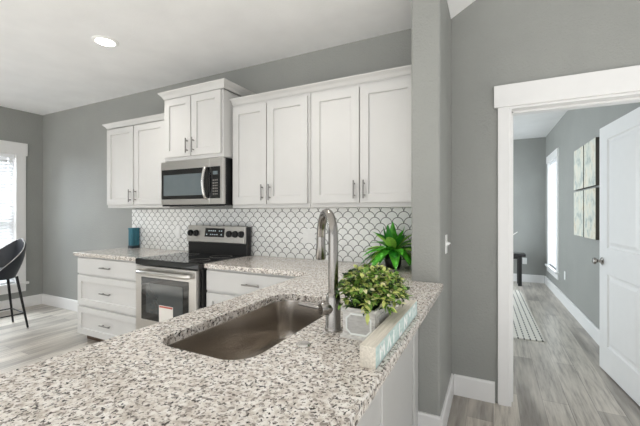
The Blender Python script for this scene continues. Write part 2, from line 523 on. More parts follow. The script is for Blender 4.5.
door = struct('door_1', mb, M['trim'], local=True, loc=(.921, 2.915, .01), rot=(0, 0, DR), recalc=False)
bm = bmesh.new(); bm.from_mesh(door.data); bmesh.ops.remove_doubles(bm, verts=bm.verts, dist=1e-5); bmesh.ops.recalc_face_normals(bm, faces=bm.faces); bm.to_mesh(door.data); bm.free()
door['label'] = 'white two panel door standing open into the hall'
for sg in (1, -1):
    mb = MB().lathe([(.0, .0175 * sg), (.030, .0175 * sg), (.030, .024 * sg), (.014, .028 * sg), (.011, .05 * sg), (.024, .058 * sg), (.029, .07 * sg), (.024, .082 * sg), (.001, .086 * sg)], (DW - .06, 0, .905), 20, 'y')
    k = mb.build('door_knob', M['nickel'], door, local=True, smooth=True); k['label'] = 'satin nickel door knob'
MB().box(DW - .001, DW + .001, -.012, .012, .86, .95).build('latch_plate', M['nickel'], door, local=True)
for z in (.2, 1.0, 1.8):
    MB().lathe([(.007, z - .045), (.007, z + .045)], (-.004, .02, 0), 10).build('hinge', M['nickel'], door, local=True)

# ------------------------------------------------------------------ kitchen: cabinets
def shaker(mb, x0, x1, z0, z1, y, st=.062, th=.02, rec=.014):
    """shaker front facing -Y with its face at y"""
    fo = rect_loop(x0, x1, z0, z1, y)
    fi = rect_loop(x0 + st, x1 - st, z0 + st, z1 - st, y)
    fr = rect_loop(x0 + st + .002, x1 - st - .002, z0 + st + .002, z1 - st - .002, y + rec)
    bk = rect_loop(x0, x1, z0, z1, y + th)
    mb.loft([bk, fo, fi, fr], cap0=True, cap1=True)
    return mb
def bar_pull(mb, c, vertical, L=.10, out=.028, r=.006):
    x, y, z = c
    d = Vector((0, 0, 1)) if vertical else Vector((1, 0, 0))
    c = Vector(c); o = Vector((0, -out, 0))
    mb.tube([c + o - d * L * .66, c + o + d * L * .66], r, 8)
    for s in (-1, 1):
        mb.tube([c + d * s * L * .42 + Vector((0, .001, 0)), c + d * s * L * .42 + o], r * .9, 8)
    return mb
def crown(mb, x0, x1, yf, yb, z0, z1, p, left=True, right=True):
    """stepped crown: loops of a U-shaped plan raised from z0 to z1 and flaring by p"""
    steps = [(0.0, 0), (.12, 0), (.18, .18), (.55, .5), (.8, .9), (.86, 1), (1.0, 1)]
    loops = []
    for h, k in steps:
        e = p * k; z = z0 + (z1 - z0) * h
        loops.append([(x0 - (e if left else 0), yb, z), (x0 - (e if left else 0), yf - e, z), (x1 + (e if right else 0), yf - e, z), (x1 + (e if right else 0), yb, z)])
    mb.loft(loops)
    return mb

UF = 2.38      # upper cabinet face frame plane
def upper(label, x0, x1, z0, z1, yf, dsplit, group, handle_z):
    t = thing('upper_cabinet', label, 'cabinet', ((x0 + x1) / 2, YB - .001, z0), 0, group)
    MB().box(x0, x1, yf, YB - .001, z0, z1).build('body', M['cabinet'], t, bevel=.002)
    (a0, a1), (b0, b1) = dsplit
    dz0, dz1 = z0 + .033, z1 - .022
    for (p, q, hx) in ((a0, a1, a1 - .032), (b0, b1, b0 + .032)):
        d = shaker(MB(), p, q, dz0, dz1, yf - .021).build('door', M['cabinet'], t, bevel=.0015)
        h_ = bar_pull(MB(), (hx, yf - .021, handle_z), True).build('handle', M['pull'], d, smooth=True)
    return t
G = 'white shaker wall cabinets'
c1 = upper('white two-door wall cabinet at far left beside the bare grey wall', -3.825, -2.842, 1.375, 2.255, UF, ((-3.81, -3.372), (-3.352, -2.89)), G, 1.50)
crown(MB(), -3.825, -2.782, UF, YB - .001, 2.238, 2.298, .040, True, False).build('crown_molding', M['cabinet'], c1)
c2 = upper('raised deeper white two-door cabinet directly above the microwave', -2.778, -2.055, 1.802, 2.395, 2.27, ((-2.760, -2.425), (-2.413, -2.073)), G, 1.925)
MB().box(-2.841, -2.779, UF, YB - .001, 1.802, 2.236).build('filler', M['cabinet'], c2)
crown(MB(), -2.778, -2.055, 2.27, YB - .001, 2.375, 2.448, .045).build('crown_molding', M['cabinet'], c2)
upper('white two-door wall cabinet between the microwave and the end cabinet', -2.05, -1.275, 1.362, 2.255, UF, ((-2.035, -1.682), (-1.672, -1.293)), G, 1.49)
upper('white two-door wall cabinet against the stub wall, above the leafy plant', -1.271, SX0 - .002, 1.362, 2.255, UF, ((-1.248, -.868), (-.858, SX0 - .012)), G, 1.49)
o = crown(MB(), -2.05, SX0 - .002, UF, YB - .001, 2.256, 2.310, .045, False, False).build('crown_molding', M['cabinet'])
tag(o, 'white crown moulding running along the top of the two right wall cabinets', 'molding')
# little lower rail of the crown, on the face of the two cabinets
# base cabinets
BF = 2.09; CT, CB = .915, .880
def base_cab(label, x0, x1, drawers, toe=.075):
    t = thing('base_cabinet', label, 'cabinet', ((x0 + x1) / 2, YB - .001, 0), 0, 'white base cabinets')
    MB().box(x0, x1, BF, YB - .001, toe, CB).build('body', M['cabinet'], t, bevel=.002)
    MB().box(x0 + .02, x1, BF + .07, YB - .03, 0.0, toe).build('toe_kick', M['toe'], t)
    for k, (z0, z1) in enumerate(drawers):
        if k == 0:
            d = MB().box(x0 + .012, x1 - .012, BF - .02, BF, z0, z1).build('drawer', M['cabinet'], t, bevel=.003)
        else:
            d = shaker(MB(), x0 + .012, x1 - .012, z0, z1, BF - .02).build('drawer', M['cabinet'], t, bevel=.0015)
        bar_pull(MB(), ((x0 + x1) / 2, BF - .02, (z0 + z1) / 2), False, .12).build('handle', M['pull'], d, smooth=True)
    return t
base_cab('white three-drawer base cabinet left of the range under the teal canister', -3.845, -2.842, [(.705, .862), (.385, .685), (.085, .365)])
base_cab('white drawer base cabinet between the range and the peninsula', -2.066, -1.13, [(.705, .862), (.385, .685), (.085, .365)])
# peninsula cabinet
PX0, PX1, PYE = -1.08, -.41, -0.05
t = thing('peninsula_cabinet', 'white peninsula base cabinet beneath the granite counter with the sink', 'cabinet', ((PX0 + PX1) / 2, 1.0, 0))
mb = MB().box(PX0, PX0 + .018, PYE, YB - .01, .075, CB).box(PX1 - .018, PX1, PYE, SY - .002, 0, CB).box(PX0, PX1, PYE, PYE + .018, 0, CB).box(PX0 + .018, PX1 - .018, PYE, SY - .002, .075, .093)
mb.box(PX0 + .018, SX0 - .01, YB - .03, YB - .01, 0, CB)
mb.build('body', M['cabinet'], t, bevel=.002)
for y0, y1 in ((1.985, SY - .003), (1.36, 1.392), (.66, .692), (PYE, PYE + .06)):
    MB().box(PX1, PX1 + .012, y0, y1, .0, CB).build('stile', M['cabinet'], t, bevel=.002)
for y0, y1 in ((.03, .55), (.57, 1.07), (1.09, 1.59)):
    mb = MB()
    sh = shaker(MB(), y0, y1, .09, .862, 0)
    for vv in sh.v: vv.x, vv.y = PX0 - .02 + vv.y, 0.03 + 1.59 - vv.x
    d = sh.build('door', M['cabinet'], t, bevel=.0015)
    yy = 1.62 - y1 + .03
    MB().tube([(PX0 - .046, yy, .70), (PX0 - .046, yy, .83)], .005, 8).tube([(PX0 - .019, yy, .72), (PX0 - .046, yy, .72)], .0045, 8).tube([(PX0 - .019, yy, .81), (PX0 - .046, yy, .81)], .0045, 8).build('handle', M['chrome'], d, smooth=True)

# ------------------------------------------------------------------ granite tops
def rrect(x0, x1, y0, y1, r, n=8):
    pts = []
    for cx_, cy_, a0 in ((x1 - r, y0 + r, -90), (x1 - r, y1 - r, 0), (x0 + r, y1 - r, 90), (x0 + r, y0 + r, 180)):
        for k in range(n + 1):
            a = math.radians(a0 + 90 * k / n); pts.append((cx_ + r * math.cos(a), cy_ + r * math.sin(a)))
    return pts
SKX0, SKX1, SKY0, SKY1 = -.965, -.600, .738, 1.495
def slab(name, outer, hole, z0, z1, m, bevel):
    bm = bmesh.new(); edges = []
    for lp in ([outer] + ([hole] if hole else [])):
        vs = [bm.verts.new((x, y, z1)) for x, y in lp]
        edges += [bm.edges.new((vs[i], vs[(i + 1) % len(vs)])) for i in range(len(vs))]
    bmesh.ops.triangle_fill(bm, use_beauty=True, use_dissolve=False, edges=edges)
    r = bmesh.ops.extrude_face_region(bm, geom=bm.faces[:])
    for v in [g for g in r['geom'] if isinstance(g, bmesh.types.BMVert)]: v.co.z = z0
    bmesh.ops.recalc_face_normals(bm, faces=bm.faces)
    me = bpy.data.meshes.new(name); bm.to_mesh(me); bm.free()
    me.materials.append(m)
    o = bpy.data.objects.new(name, me); COL.objects.link(o); ORG[o.name] = Vector((0, 0, 0))
    b = o.modifiers.new('edge', 'BEVEL'); b.width = bevel; b.segments = 3; b.limit_method = 'ANGLE'; b.angle_limit = math.radians(50)
    return o
CF = 2.055
o = slab('granite_countertop', [(-3.885, CF), (-2.838, CF), (-2.838, YB - .002), (-3.885, YB - .002)], None, CB, CT, M['granite'], .005)
tag(o, 'short speckled granite countertop on the drawer cabinet left of the range', 'countertop', 'granite countertops')
outer = [(-2.068, CF), (-1.112, CF), (-1.112, -.10), (-.248, -.10), (-.256, SY - .002), (SX0 - .002, SY - .002), (SX0 - .002, YB - .002), (-2.068, YB - .002)]
o = slab('granite_countertop', outer, rrect(SKX0, SKX1, SKY0, SKY1, .085), CB, CT, M['granite'], .006)
tag(o, 'large speckled granite countertop with the sink cut into its peninsula', 'countertop', 'granite countertops')

# sink
t = thing('kitchen_sink', 'undermount stainless steel single-bowl sink set in the granite peninsula', 'sink', ((SKX0 + SKX1) / 2, (SKY0 + SKY1) / 2, .69))
mb = MB(); loops = []
def lp(off, z, r): return [(x, y, z) for x, y in rrect(SKX0 - off, SKX1 + off, SKY0 - off, SKY1 + off, r)]
for off, z, r in ((.02, .8795, .105), (.004, .8795, .089), (.003, .875, .088), (-.004, .75, .081), (-.008, .715, .077), (-.018, .699, .067), (-.04, .692, .05)):
    loops.append(lp(off, z, r))
mb.loft(loops, cap0=False)
b = mb.build('bowl', M['sink'], t, smooth=True, recalc=True)
sm = b.modifiers.new('gauge', 'SOLIDIFY'); sm.thickness = .0015; sm.offset = 0
MB().lathe([(.045, .6925), (.045, .696), (.036, .697), (.03, .6945), (.001, .694)], ((SKX0 + SKX1) / 2, (SKY0 + SKY1) / 2 + .05, 0), 28).build('drain', M['chrome'], t, smooth=True)

# faucet
FX, FY = -.497, 1.095
t = thing('kitchen_faucet', 'tall brushed nickel gooseneck faucet beside the sink', 'faucet', (FX, FY, CT))
MB().lathe([(.030, CT), (.030, CT + .004), (.028, CT + .010), (.0265, CT + .012), (.0255, CT + .11), (.022, CT + .125), (.018, CT + .13)], (FX, FY, 0), 28).build('base', M['nickel'], t, smooth=True)
dv = Vector((-.122, .142, 0)).normalized()
R = .085; zc = 1.235
path = [Vector((FX, FY, CT + .125)), Vector((FX, FY, 1.15)), Vector((FX, FY, zc))]
for k in range(1, 15):
    a = PI - PI * k / 14 * 1.0
    path.append(Vector((FX, FY, zc)) + dv * (R + R * math.cos(a)) + Vector((0, 0, R * math.sin(a))))
path.append(path[-1] + Vector((0, 0, -.008)) + dv * .002)
MB().tube(path, .0172, 16).build('spout', M['nickel'], t, smooth=True)
e = path[-1]
MB().tube([e + Vector((0, 0, .004)), e + dv * .002 + Vector((0, 0, -.03)), e + dv * .005 + Vector((0, 0, -.082)), e + dv * .0055 + Vector((0, 0, -.09))], [.0175, .0180, .0205, .0185], 18).build('spray_head', M['nickel'], t, smooth=True)
h_ = MB()
c0 = Vector((FX, FY, .992))
hd = Vector((-.55, -.83, 0)).normalized()
h_.tube([c0 + hd * .012, c0 + hd * .048, c0 + hd * .052], [.0215, .0215, .0185], 20)
c1_ = c0 + hd * .040
ld = Vector((-1, .05, .06)).normalized()
h_.tube([c1_ + ld * .015, c1_ + ld * .05, c1_ + ld * .098], [.0075, .0072, .0068], 12)
h_.build('handle', M['nickel'], t, smooth=True)
o = MB().lathe([(.023, CT), (.023, CT + .004), (.019, CT + .008), (.001, CT + .0085)], (-.518, .922, 0), 24).build('counter_button', M['chrome'], smooth=True)
tag(o, 'small round metal button on the granite in front of the faucet', 'button')

# ------------------------------------------------------------------ backsplash
o = MB().box(-3.858, SX0 - .001, YB - .009, YB - .0005, CT, 1.361).build('tile_backsplash', M['tile'])
tag(o, 'white scallop tile backsplash with dark grout behind the counters', 'backsplash')

def outlet(name, label, x0, x1, z0, z1, y, kind):
    t = thing(name, label, 'outlet', ((x0 + x1) / 2, y, z0))
    MB().box(x0, x1, y - .006, y, z0, z1).build('cover_plate', M['white_plastic'], t, bevel=.002)
    n = 2 if x1 - x0 > .1 else 1
    for k in range(n):
        cxx = x0 + (x1 - x0) * (k + .5) / n
        zm = (z0 + z1) / 2
        for s in (-1, 1):
            MB().box(cxx - .016, cxx + .016, y - .008, y - .005, zm + s * .019 - .014, zm + s * .019 + .014).build('socket', M['white_plastic'], t, bevel=.003)
    return t
outlet('wall_outlet', 'white outlet on the tile left of the range', -3.122, -3.05, 1.045, 1.165, YB - .009, 1)
outlet('wall_outlet', 'white double outlet on the tile left of the faucet spout', -1.517, -1.397, 1.055, 1.18, YB - .009, 2)
outlet('wall_outlet', 'white outlet low on the far hall wall beside the black bench', .50, .575, .34, .46, YF, 1)
t = hall_root('wall_outlet', 'white outlet low on the blue-grey hall wall right of the window', 'outlet', 6.0, 0, .365)
MB().box(-.038, .038, 0, .006, 0, .12).build('cover_plate', M['white_plastic'], t, local=True, bevel=.002)
for z in (.04, .08): MB().box(-.016, .016, .005, .008, z - .014, z + .014).build('socket', M['white_plastic'], t, local=True)
t = thing('light_switch', 'white toggle light switch on the side of the stub wall', 'switch', (SX1, 2.36, 1.06))
MB().box(SX1, SX1 + .006, 2.322, 2.398, 1.06, 1.18).build('cover_plate', M['white_plastic'], t, bevel=.002)
MB().prism([(SX1 + .005, 1.105), (SX1 + .028, 1.122), (SX1 + .028, 1.130), (SX1 + .005, 1.135)], 'y', 2.354, 2.366).build('toggle', M['white_plastic'], t)

# ------------------------------------------------------------------ range
RX0, RX1 = -2.832, -2.074
t = thing('electric_range', 'stainless steel range with black glass top between the base cabinets', 'range', ((RX0 + RX1) / 2, 2.35, 0))
MB().box(RX0, RX1, 2.055, 2.66, .05, .868).build('body', M['black'], t, bevel=.002)
MB().box(RX0 + .03, RX1 - .03, 2.10, 2.62, 0, .05).build('plinth', M['black'], t)
ck = MB().box(RX0 - .003, RX1 + .003, 2.005, 2.58, .868, .920).build('cooktop', M['blackglass'], t, bevel=.008, seg=3)
for (bx, by, br) in ((-2.62, 2.18, .10), (-2.24, 2.18, .085), (-2.62, 2.44, .075), (-2.24, 2.44, .10)):
    MB().tube([(bx + br * math.cos(q_ * PI / 18), by + br * math.sin(q_ * PI / 18), .9201) for q_ in range(37)], .0012, 6).build('burner_ring', M['grey'], ck)
d = MB().box(RX0 + .004, RX1 - .026, 2.005, 2.055, .275, .862).build('oven_door', M['steel'], t, bevel=.006, seg=3)
MB().box(RX0 + .085, RX1 - .105, 2.001, 2.006, .40, .765).build('window_frame', M['blackglass'], d, bevel=.002)
wd = MB().box(RX0 + .15, RX1 - .165, 1.9985, 2.0015, .465, .72).build('window', M['tintglass'], d)
h_ = MB()
hz = .815
hp = [(RX0 + .085, 2.006, hz), (RX0 + .087, 1.972, hz), (RX0 + .105, 1.957, hz)] + [(RX0 + .105 + (RX1 - RX0 - .20) * k / 8, 1.957 - .006 * math.sin(PI * k / 8), hz) for k in range(1, 9)] + [(RX1 - .062, 1.972, hz), (RX1 - .06, 2.006, hz)]
h_.tube(hp, .019, 14).build('handle', M['steel'], d, smooth=True)
st = MB().box(-2.515, -2.35, 1.9965, 1.9985, .405, .545).build('sticker', M['paper'], d)
st['label'] = 'white paper sticker'
mb = MB(); mb.box(-2.51, -2.355, 1.996, 1.9966, .527, .541)
mb.build('sticker_band', M['red'], d)
MB().box(RX0 + .004, RX1 - .026, 2.008, 2.055, .06, .265).build('drawer', M['steel'], t, bevel=.006, seg=3)
# backguard
MB().box(RX0, RX1, 2.60, 2.668, .868, 1.185).build('backguard', M['black'], t, bevel=.004)
cp = MB().prism([(2.563, 1.032), (2.60, 1.025), (2.606, 1.195), (2.588, 1.195)], 'x', RX0 + .012, RX1 - .004)
cp = cp.build('control_panel', M['steel'], t, bevel=.004)
def cpy(z): return 2.565 + (z - 1.045) * .023 / .15
MB().add([(-2.575, cpy(1.085) - .002, 1.085), (-2.325, cpy(1.085) - .002, 1.085), (-2.325, cpy(1.17) - .002, 1.17), (-2.575, cpy(1.17) - .002, 1.17),
          (-2.575, cpy(1.085) + .004, 1.085), (-2.325, cpy(1.085) + .004, 1.085), (-2.325, cpy(1.17) + .004, 1.17), (-2.575, cpy(1.17) + .004, 1.17)],
         [(0, 1, 2, 3), (4, 7, 6, 5), (0, 4, 5, 1), (1, 5, 6, 2), (2, 6, 7, 3), (3, 7, 4, 0)]).build('display', M['blackglass'], cp)
for r_, z in ((0, 1.140), (1, 1.104)):
    for k in range(8):
        if (k * 7 + r_ * 3) % 5 == 0: continue
        x = -2.555 + k * .027
        MB().box(x, x + .012, cpy(z) - .0032, cpy(z) - .001, z, z + .009).build('display_digit', M['display'], cp)
for x in (-2.768, -2.688, -2.262, -2.188, -2.114):
    z = 1.118
    MB().lathe([(.032, cpy(z) + .004), (.032, cpy(z) - .012), (.028, cpy(z) - .022), (.001, cpy(z) - .024)], (x, 0, z), 20, 'y').box(x - .005, x + .005, cpy(z) - .034, cpy(z) - .02, z - .024, z + .024).build('knob', M['knob'], cp, smooth=True)

# ------------------------------------------------------------------ microwave
MX0, MX1, MZ0, MZ1, MF = -2.835, -2.060, 1.385, 1.799, 2.27
t = thing('microwave', 'stainless over-the-range microwave hung beneath the raised cabinet', 'microwave', ((MX0 + MX1) / 2, 2.48, MZ0))
MB().box(MX0 + .004, MX1 - .002, MF + .03, YB - .012, MZ0, MZ1).build('body', M['black'], t, bevel=.003)
d = MB().box(MX0, MX1 - .04 - .115, MF, MF + .03, MZ0 + .012, MZ1).build('door', M['steel'], t, bevel=.004)
MB().box(MX0 + .016, MX1 - .155, MF - .003, MF + .001, MZ0 + .062, MZ1 - .075).build('window_frame', M['blackglass'], d, bevel=.002)
MB().box(MX0 + .045, MX1 - .235, MF - .0045, MF - .002, MZ0 + .095, MZ1 - .125).build('window', M['mwglass'], d)
hx = MX1 - .185
hp = [(hx, MF, MZ0 + .065), (hx, MF - .022, MZ0 + .07)] + [(hx, MF - .03 - .024 * math.sin(PI * k / 8), MZ0 + .085 + .235 * k / 8) for k in range(9)] + [(hx, MF - .022, MZ0 + .335), (hx, MF, MZ0 + .34)]
MB().tube(hp, .014, 14).build('handle', M['chrome'], d, smooth=True)
MB().box(MX1 - .154, MX1, MF, MF + .03, MZ0 + .012, MZ1).build('side_panel', M['steel'], t, bevel=.004)
cp = MB().box(MX1 - .152, MX1 - .034, MF - .003, MF + .001, MZ0 + .062, MZ1 - .075).build('control_panel', M['blackglass'], t, bevel=.002)
MB().box(MX1 - .115, MX1 - .06, MF - .0042, MF - .002, MZ1 - .145, MZ1 - .115).build('display', M['mwglass'], cp)
mb = MB()
for r_ in range(6):
    for k in range(3):
        mb.box(MX1 - .115 + k * .021, MX1 - .103 + k * .021, MF - .0038, MF - .002, MZ0 + .095 + r_ * .024, MZ0 + .106 + r_ * .024)
mb.build('keypad', M['grey'], cp)
MB().box(MX0 + .01, MX1 - .01, MF + .012, MF + .03, MZ0 - .004, MZ0 + .012).build('vent_strip', M['black'], t)

# ------------------------------------------------------------------ things on the counters
# teal canister
t = thing('storage_canister', 'small teal streaked rectangular canister on the left granite counter by the wall', 'canister', (-3.733, 2.626, CT))
MB().loft([rect_loop(-3.852, -3.640, 0, 0, 0)[:0] or [(x, y, z) for x, y in rrect(-3.772, -3.694, 2.58, 2.672, .012, 4)] for z in (CT + .028, CT + .213, CT + .218)]).build('body', M['teal'], t, smooth=True)
MB().loft([[(x, y, z) for x, y in rrect(-3.776 - e_, -3.690 + e_, 2.576 - e_, 2.676 + e_, .012, 4)] for z, e_ in ((CT, 0), (CT + .025, 0), (CT + .03, -.003))]).build('base', M['teal_dark'], t, smooth=True)
MB().loft([[(x, y, z) for x, y in rrect(-3.776 - e_, -3.690 + e_, 2.576 - e_, 2.676 + e_, .012, 4)] for z, e_ in ((CT + .216, 0), (CT + .228, 0), (CT + .233, -.006))]).build('lid', M['teal'], t, smooth=True)

def leaf(mb, p, d, up, L, W, droop, mi, n=4):
    d = d.normalized(); sd = d.cross(up).normalized(); u = sd.cross(d).normalized()
    vs = []; fs = []
    for k in range(n + 1):
        t_ = k / n
        c = p + d * L * t_ - Vector((0, 0, 1)) * droop * L * t_ * t_
        wd_ = W * math.sin(PI * min(1, .08 + t_ * .92)) ** .8 * (1 - .25 * t_)
        vs += [c - sd * wd_ / 2 + u * wd_ * .18, c, c + sd * wd_ / 2 + u * wd_ * .18]
    for k in range(n):
        a = 3 * k
        fs += [(a, a + 1, a + 4, a + 3), (a + 1, a + 2, a + 5, a + 4)]
    mb.add(vs, fs, mi)

# planter with small-leaved greenery
PLX0, PLX1, PLY0, PLY1 = -.442, -.330, 1.045, 1.305
t = thing('planter_box', 'whitewashed wooden planter full of small green leaves beside the faucet', 'planter', ((PLX0 + PLX1) / 2, (PLY0 + PLY1) / 2, CT))
def rl(e_, z): return [(PLX0 - e_, PLY0 - e_, z), (PLX1 + e_, PLY0 - e_, z), (PLX1 + e_, PLY1 + e_, z), (PLX0 - e_, PLY1 + e_, z)]
z0 = CT
MB().loft([rl(.006, z0), rl(.006, z0 + .010), rl(-.002, z0 + .013), rl(-.001, z0 + .082), rl(.003, z0 + .086), rl(.003, z0 + .098), rl(-.006, z0 + .098), rl(-.008, z0 + .07)]).build('box', M['planter'], t, bevel=.0012)
MB().box(PLX0 + .009, PLX1 - .009, PLY0 + .009, PLY1 - .009, z0 + .07, z0 + .084).build('soil', M['planter_soil'], t)
# applied moulding: octagon with hollow corners on the front, rectangles on the long sides
xm, zm = (PLX0 + PLX1) / 2, z0 + .047
hw, hh, cc = .041, .032, .015
oc = [(xm - hw + cc, zm - hh), (xm + hw - cc, zm - hh), (xm + hw, zm - hh + cc), (xm + hw, zm + hh - cc), (xm + hw - cc, zm + hh), (xm - hw + cc, zm + hh), (xm - hw, zm + hh - cc), (xm - hw, zm - hh + cc)]
MB().prism([(x, z) for x, z in oc], 'y', PLY0 + .0005, PLY0 + .003).build('front_panel', M['planter_grey'], t)
mb = MB()
pth = [(x, PLY0 + .0005, z) for x, z in oc]; mb.tube(pth + [pth[0], pth[1]], .0034, 6)
mb.build('front_molding', M['signpaint'], t)
mb = MB()
ym = (PLY0 + PLY1) / 2
q = [(PLX1 - .0005, y, z) for y, z in ((PLY0 + .03, zm - .025), (PLY1 - .03, zm - .025), (PLY1 - .03, zm + .025), (PLY0 + .03, zm + .025))]
mb.tube(q + [q[0], q[1]], .0028, 6)
mb.build('side_molding', M['planter'], t)
mb = MB(); stems = MB()
for k in range(330):
    a = random.uniform(0, 2 * PI); rr = math.sqrt(random.random())
    bx, by = (PLX0 + PLX1) / 2 + .035 * random.uniform(-1, 1), (PLY0 + PLY1) / 2 + .1 * random.uniform(-1, 1)
    tip = Vector(((PLX0 + PLX1) / 2 + .126 * rr * math.cos(a), (PLY0 + PLY1) / 2 - .005 + .172 * rr * math.sin(a), z0 + .088 + random.uniform(.0, .05) + .088 * (1 - rr * rr) ** .7))
    if tip.y > PLY1 and tip.x > -.33: tip.y = PLY1
    base = Vector((bx, by, z0 + .078))
    clear = lambda p_, d_: math.hypot(p_.x - FX, p_.y - FY) > d_
    if not clear(tip, .05): continue
    mid = (base + tip) / 2 + Vector((0, 0, .022))
    stems.tube([base, mid, tip], .0011, 5)
    sdir = (tip - mid).normalized()
    for q_ in range(11):
        s_ = random.uniform(.25, 1.0)
        p = mid.lerp(tip, (s_ - .25) / .75) if s_ > .25 else mid
        if not clear(p, .058): continue
        dd = Vector((random.gauss(0, 1), random.gauss(0, 1), random.gauss(.35, .6))) + sdir * .5
        r_ = random.random()
        mi = 0 if r_ < .38 else 1 if r_ < .68 else 2 if r_ < .90 else 3
        leaf(mb, p, dd, Vector((random.gauss(0, .4), random.gauss(0, .4), 1)), random.uniform(.018, .029), random.uniform(.013, .019), .3, mi, 3)
for vv in mb.v:
    vv.z = max(vv.z, z0 + .004)
stems.build('stems', M['leaf3'], t)
mb.build('foliage', [M['leaf1'], M['leaf2'], M['leaf3'], M['leaf4']], t, recalc=False)

# block sign in front of the planter
SGX0, SGX1, SGY0, SGY1, SGH = -.3155, -.272, .862, 1.405, .058
t = thing('block_sign', 'long pale wooden block sign with an aqua face in front of the planter', 'sign', ((SGX0 + SGX1) / 2, (SGY0 + SGY1) / 2, CT))
MB().box(SGX0, SGX1, SGY0, SGY1, CT, CT + SGH).build('block', M['signwood'], t, bevel=.0015)
fc = MB().box(SGX1, SGX1 + .0012, SGY0 + .003, SGY1 - .003, CT + .002, CT + SGH - .002).build('painted_face', M['signface'], t)
def stroke(mb, pts, wd_=.010):
    for (y0, z0_), (y1, z1_) in zip(pts, pts[1:]):
        d = Vector((0, y1 - y0, z1_ - z0_)).normalized(); n = Vector((0, -d.z, d.y)) * wd_ / 2
        a, b = Vector((SGX1 + .0012, y0, z0_)), Vector((SGX1 + .0012, y1, z1_)); e_ = Vector((.0006, 0, 0))
        q = [a - n, b - n, b + n, a + n]
        mb.add(q + [p + e_ for p in q], [(0, 3, 2, 1), (4, 5, 6, 7), (0, 1, 5, 4), (1, 2, 6, 5), (2, 3, 7, 6), (3, 0, 4, 7)])
zb, zt = CT + .010, CT + .049
glyphs = [[(0, 0), (0, 1), (.5, .45), (1, 1), (1, 0)], [(0, 0), (.5, 1), (1, 0)], [(0, 0), (0, 1)], [(0, 1), (0, 0), (.9, 0)], [(0, 0), (0, 1), (1, 0), (1, 1)], [(0, 1), (.5, .5), (1, 1)], [(0, 0), (0, 1), (1, 1), (1, 0)]]
yy = SGY0 + .04
for g in glyphs:
    mb = MB()
    wl = .038
    stroke(mb, [(yy + a * wl, zb + b * (zt - zb)) for a, b in g]); yy += .07
    mb.build('lettering', M['signpaint'], fc)

# plant against the backsplash
PPX, PPY = -.660, 2.52
t = thing('potted_plant', 'bright green broad-leaved plant in a black pot against the tile backsplash', 'plant', (PPX, PPY, CT))
MB().lathe([(.044, CT), (.055, CT + .014), (.062, CT + .05), (.060, CT + .08), (.050, CT + .10), (.046, CT + .10), (.047, CT + .07), (.001, CT + .068)], (PPX, PPY, 0), 28).build('pot', M['pot'], t, smooth=True)
mb = MB()
rn = random.Random(3)
for ring, (n, el, L, W, dr) in enumerate(((10, -.02, .215, .088, .55), (10, .38, .235, .086, .42), (8, .80, .225, .08, .25), (5, 1.2, .215, .07, .02))):
    for k in range(n):
        a = 2 * PI * (k + .5 * (ring % 2)) / n + rn.uniform(-.2, .2)
        e_ = el + rn.uniform(-.15, .15)
        d = Vector((math.cos(a) * math.cos(e_), math.sin(a) * math.cos(e_) * .8, math.sin(e_)))
        if d.y > 0: d.y *= .45
        LL = L * rn.uniform(.92, 1.18)
        p = Vector((PPX, PPY, CT + .12)) + Vector((d.x, d.y, 0)) * .015
        mi = rn.choice([0, 0, 1, 0, 2])
        leaf(mb, p, d, Vector((0, 0, 1)) if e_ < 1.1 else Vector((d.x, d.y, .2)), LL, W, dr, mi, 7)
for vv in mb.v:
    vv.y = min(vv.y, YB - .014); vv.x = min(vv.x, SX0 - .005); vv.z = max(vv.z, CT + .003)
for k in range(6):
    a = -PI / 2 + (k - 2.5) * .62
    d = Vector((math.cos(a) * .8, math.sin(a) * .8, .35))
    leaf(mb, Vector((PPX, PPY, CT + .12)) + d * .03, d, Vector((0, 0, 1)), .17, .08, .95, (0, 2, 0, 1, 0, 2)[k], 7)
for vv in mb.v: vv.z = max(vv.z, CT + .003)
mb.build('leaves', [M['bigleaf'], M['bigleaf2'], M['leafrim']], t, recalc=False)
MB().lathe([(.006, CT + .065), (.012, CT + .10), (.004, CT + .16)], (PPX, PPY, 0), 10).build('stem', M['bigleaf2'], t)

# ------------------------------------------------------------------ bar stool by the dining window
SRZ = math.radians(-4)            # local +x is the back of the shell
t = thing('bar_stool', 'black upholstered bar stool with a curved back in front of the dining window', 'stool', (-4.955, 1.84, 0), SRZ)
SH = .66
mb = MB()
mb.loft([[(x, y, z) for x, y in rrect(-.165 - e_, .165 + e_, -.165 - e_, .165 + e_, .13, 6)] for z, e_ in ((SH - .06, -.05), (SH - .045, -.015), (SH - .01, 0), (SH + .02, -.005), (SH + .035, -.04))])
mb.build('seat', M['stool'], t, local=True, smooth=True)
NA, NZ = 22, 8
def shell(rad_off):
    g = []
    for i in range(NA + 1):
        b_ = math.radians(-112 + 224 * i / NA); k = abs(b_) / math.radians(112); a = b_ + math.radians(100)
        ztop = SH + .335 * (1 - k ** 1.35) + .02
        col_ = []
        for j in range(NZ + 1):
            u = j / NZ
            z = SH - .075 + (ztop - SH + .075) * u
            hgt = (z - SH + .075) / .45
            rx = (.15 + .09 * math.sin(min(1, hgt * 1.3) * PI / 2)) + rad_off
            lean = .05 * hgt
            col_.append((rx * math.cos(a) * 1.0 - .01 + lean * math.cos(a), (rx * 1.0) * math.sin(a), z))
        g.append(col_)
    return g
gi, go = shell(-.018), shell(.006)
vs, fs = [], []
idx = {}
for s_, g in ((0, gi), (1, go)):
    for i in range(NA + 1):
        for j in range(NZ + 1):
            idx[s_, i, j] = len(vs); vs.append(g[i][j])
